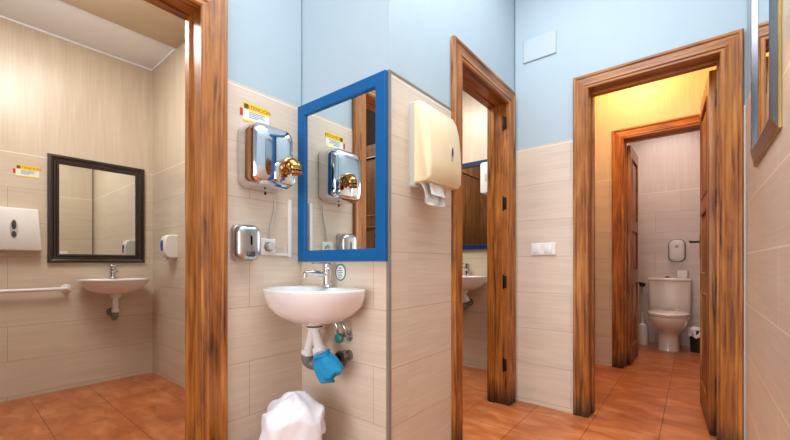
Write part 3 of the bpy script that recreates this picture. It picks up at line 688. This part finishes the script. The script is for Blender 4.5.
# ------------------------------------------------------------ waste bin with liner under the sink
def drape(bm, c, z_top, z_bot, r, peak, seed=0, n=40, rows=18, sq=2.6, flare=.12):
    rnd = random.Random(seed); ph = [rnd.uniform(0, 6.28) for _ in range(6)]
    rings = []
    for i in range(rows+1):
        v = i/rows; ring = []
        for k in range(n):
            t = 2*PI*k/n; cs, sn = math.cos(t), math.sin(t)
            q = (abs(cs)**sq+abs(sn)**sq)**(-1/sq)
            crumple = .05*math.sin(4*t+ph[0]+v*3)+.035*math.sin(9*t+ph[1]-v*5)+.03*math.sin(14*t+ph[2]+v*9)
            if v < .45:
                a = v/.45; rr = r*q*(a**.75)*(1+crumple*.8); z = z_top+peak*(1-a)**1.0+.018*math.sin(5*t+ph[3]+a*4)*a+.014*math.sin(3*t+ph[4]+9*a)*(1-a)*min(1, a*4)
            else:
                a = (v-.45)/.55; rr = r*q*(1+flare*a)*(1+crumple*(.8+.6*a)); z = z_top-(z_top-z_bot)*a+.018*math.sin(5*t+ph[3]+4)*(1-a)+.012*math.sin(7*t+ph[5])*a
            ring.append((c[0]+rr*cs, c[1]+rr*sn, z))
        rings.append(ring)
    ring_loft(bm, rings, cap0=True, cap1=False)
t = thing('waste_bin', 'olive waste bin covered by a crumpled white plastic bag under the corner sink', 'waste bin', (-1.292, .925, 0), math.radians(38))
bm = bmesh.new(); sh = lambda s, z, q=.02: [(x, y, z) for x, y in rrect(.172*s, .165*s, .03)]
ring_loft(bm, [sh(.84, 0), sh(.86, .004), sh(1.0, .305), sh(1.04, .31), sh(1.04, .325), sh(.98, .325), sh(.84, .01)]); obj('bucket', bm, 'olive', t)
bm = bmesh.new(); drape(bm, (0, 0, 0), .335, .225, .121, .085, 3, flare=.02); obj('bin_liner', bm, 'liner', t, angle=80)

# ------------------------------------------------------------ toilet
TX, TY = -.222, YK
t = thing('toilet', 'white close-coupled toilet with its lid down at the end of the far doorway', 'toilet', (TX, TY, 0))
def egg(cx_, cy_, a, bf, bb, z, n=32, e=2.3):
    out = []
    for k in range(n):
        th = 2*PI*k/n; c, s = math.cos(th), math.sin(th)
        out.append((cx_+a*math.copysign(abs(c)**(2/e), c), cy_+math.copysign(abs(s)**(2/e), s)*(bb if s > 0 else bf), z))
    return out
bm = bmesh.new()
ring_loft(bm, [egg(0, -.30, .102, .14, .15, .0), egg(0, -.30, .099, .136, .15, .02), egg(0, -.30, .096, .13, .15, .10), egg(0, -.31, .098, .135, .15, .185), egg(0, -.33, .122, .175, .16, .215), egg(0, -.36, .152, .225, .18, .265), egg(0, -.39, .174, .255, .19, .32), egg(0, -.40, .182, .266, .20, .36), egg(0, -.40, .184, .27, .21, .385), egg(0, -.40, .178, .262, .20, .390)])
box(bm, (-.11, -.20, .30), (.11, -.03, .395), bev=.02, seg=3); obj('bowl', bm, 'porcelain_warm', t, angle=60)
bm = bmesh.new(); ring_loft(bm, [egg(0, -.40, .186, .272, .20, .393), egg(0, -.40, .190, .277, .20, .399), egg(0, -.40, .188, .275, .20, .407)]); obj('seat', bm, 'porcelain_warm', t, angle=60)
bm = bmesh.new(); ring_loft(bm, [egg(0, -.40, .188, .276, .20, .411), egg(0, -.40, .190, .278, .20, .418), egg(0, -.40, .182, .268, .20, .428), egg(0, -.40, .14, .22, .16, .434)]); obj('lid', bm, 'porcelain_warm', t, angle=60)
bm = bmesh.new(); rings = []
for wd, dp, z in ((.37, .150, .395), (.385, .158, .41), (.395, .168, .60), (.400, .175, .755)): rings.append([(x, y-.012-dp/2, z) for x, y in rrect(wd, dp, .035)])
ring_loft(bm, rings); obj('cistern', bm, 'porcelain_warm', t, angle=50)
bm = bmesh.new(); rings = []
for wd, dp, z in ((.394, .180, .757), (.408, .188, .762), (.408, .188, .782), (.396, .178, .790)): rings.append([(x, y-.010-.094, z) for x, y in rrect(wd, dp, .035)])
ring_loft(bm, rings); obj('cistern_lid', bm, 'porcelain_warm', t, angle=50)
bm = bmesh.new(); lathe(bm, [(.024, .7905), (.024, .797), (.018, .803)], (-.02, -.10, 0)); lathe(bm, [(.012, .803), (.012, .806)], (-.02, -.10, 0)); obj('flush_button', bm, 'iron', t)
for x in (-.07, .07): bm = bmesh.new(); tube(bm, [(x-.015, -.195, .424), (x+.015, -.195, .424)], .010, 10); obj('lid_hinge', bm, 'porcelain_warm', t)
# things around the toilet
bm = bmesh.new(); box(bm, (-.045, -.035, 0), (.045, .035, .085), bev=.004)
o = obj('tissue_box', bm, 'paper'); o.location = (TX+.125, TY-.085, .791); o.rotation_euler = (0, 0, math.radians(-14)); tag(o, 'small white tissue pack on the right of the toilet cistern', 'tissue box')
t = thing('paper_dispenser', 'rounded white dispenser with a grey rim on the wall above the toilet', 'dispenser', (-.155, YK, 1.105))
bm = bmesh.new(); rbox_y(bm, (0, 0, 0), .165, .265, [(.0005, 0), (.012, 0), (.016, .004)], .06); obj('back_plate', bm, 'grey_trap', t)
bm = bmesh.new(); rbox_y(bm, (0, -.0165, 0), .145, .245, [(0, 0), (.05, 0), (.068, .008), (.076, .025)], .055); obj('cover', bm, 'white_plastic', t)
bm = bmesh.new(); lathe(bm, [(.018, -.0925), (.018, -.095), (.012, -.097)], (0, 0, .05), 'y'); obj('window', bm, 'grey_plastic', t)
t = thing('angle_valve', 'dark valve with a hose on the wall left of the toilet cistern', 'valve', (-.495, YK, .695))
bm = bmesh.new(); lathe(bm, [(.03, -.0005), (.028, -.007), (.014, -.01), (.014, -.06)], (0, 0, 0), 'y'); tube(bm, [(-.045, -.05, .028), (.04, -.05, .014)], .009, 10); tube(bm, [(0, -.05, -.005), (0, -.05, .03)], .013, 10); obj('valve_body', bm, 'iron', t)
bm = bmesh.new(); tube(bm, smooth_pts([(0, -.05, -.005), (.0, -.055, -.08), (.03, -.055, -.12), (.07, -.05, -.10)], 5), .006, 8); obj('hose', bm, 'chrome_satin', t)
t = thing('toilet_brush_holder', 'white toilet brush holder on the floor left of the toilet', 'toilet brush', (-.475, 5.25, 0))
bm = bmesh.new(); lathe(bm, [(.058, 0), (.060, .01), (.052, .20), (.046, .235), (.040, .237), (.036, .05)]); obj('holder', bm, 'white_plastic', t)
bm = bmesh.new(); lathe(bm, [(.030, .12), (.032, .238), (.012, .246), (.010, .36), (.013, .37), (.008, .38)]); obj('brush_handle', bm, 'white_plastic', t)
t = thing('pedal_bin', 'small black bin with a white liner on the floor right of the toilet', 'waste bin', (.048, 5.15, 0))
bm = bmesh.new(); lathe(bm, [(.075, 0), (.078, .01), (.092, .235), (.094, .24), (.088, .24), (.07, .02)]); obj('bucket', bm, 'black_bin', t)
bm = bmesh.new(); drape(bm, (0, 0, 0), .25, .165, .094, .012, 5, sq=2.0, flare=.02); obj('bin_liner', bm, 'liner', t, angle=80)

# ------------------------------------------------------------ vestibule ceiling lamp (above the door head)
t = thing('ceiling_lamp', 'warm glowing globe lamp above the inner toilet door', 'lamp', (-.38, 3.55, 2.85))
bm = bmesh.new(); lathe(bm, [(.06, -.0005), (.058, -.02), (.02, -.03), (.018, -.05)]); obj('base', bm, 'chrome_satin', t)
bm = bmesh.new(); lathe(bm, [(.014, -.05), (.028, -.066), (.034, -.085), (.028, -.104), (.012, -.112)]); obj('bulb', bm, 'lamp_glass', t)
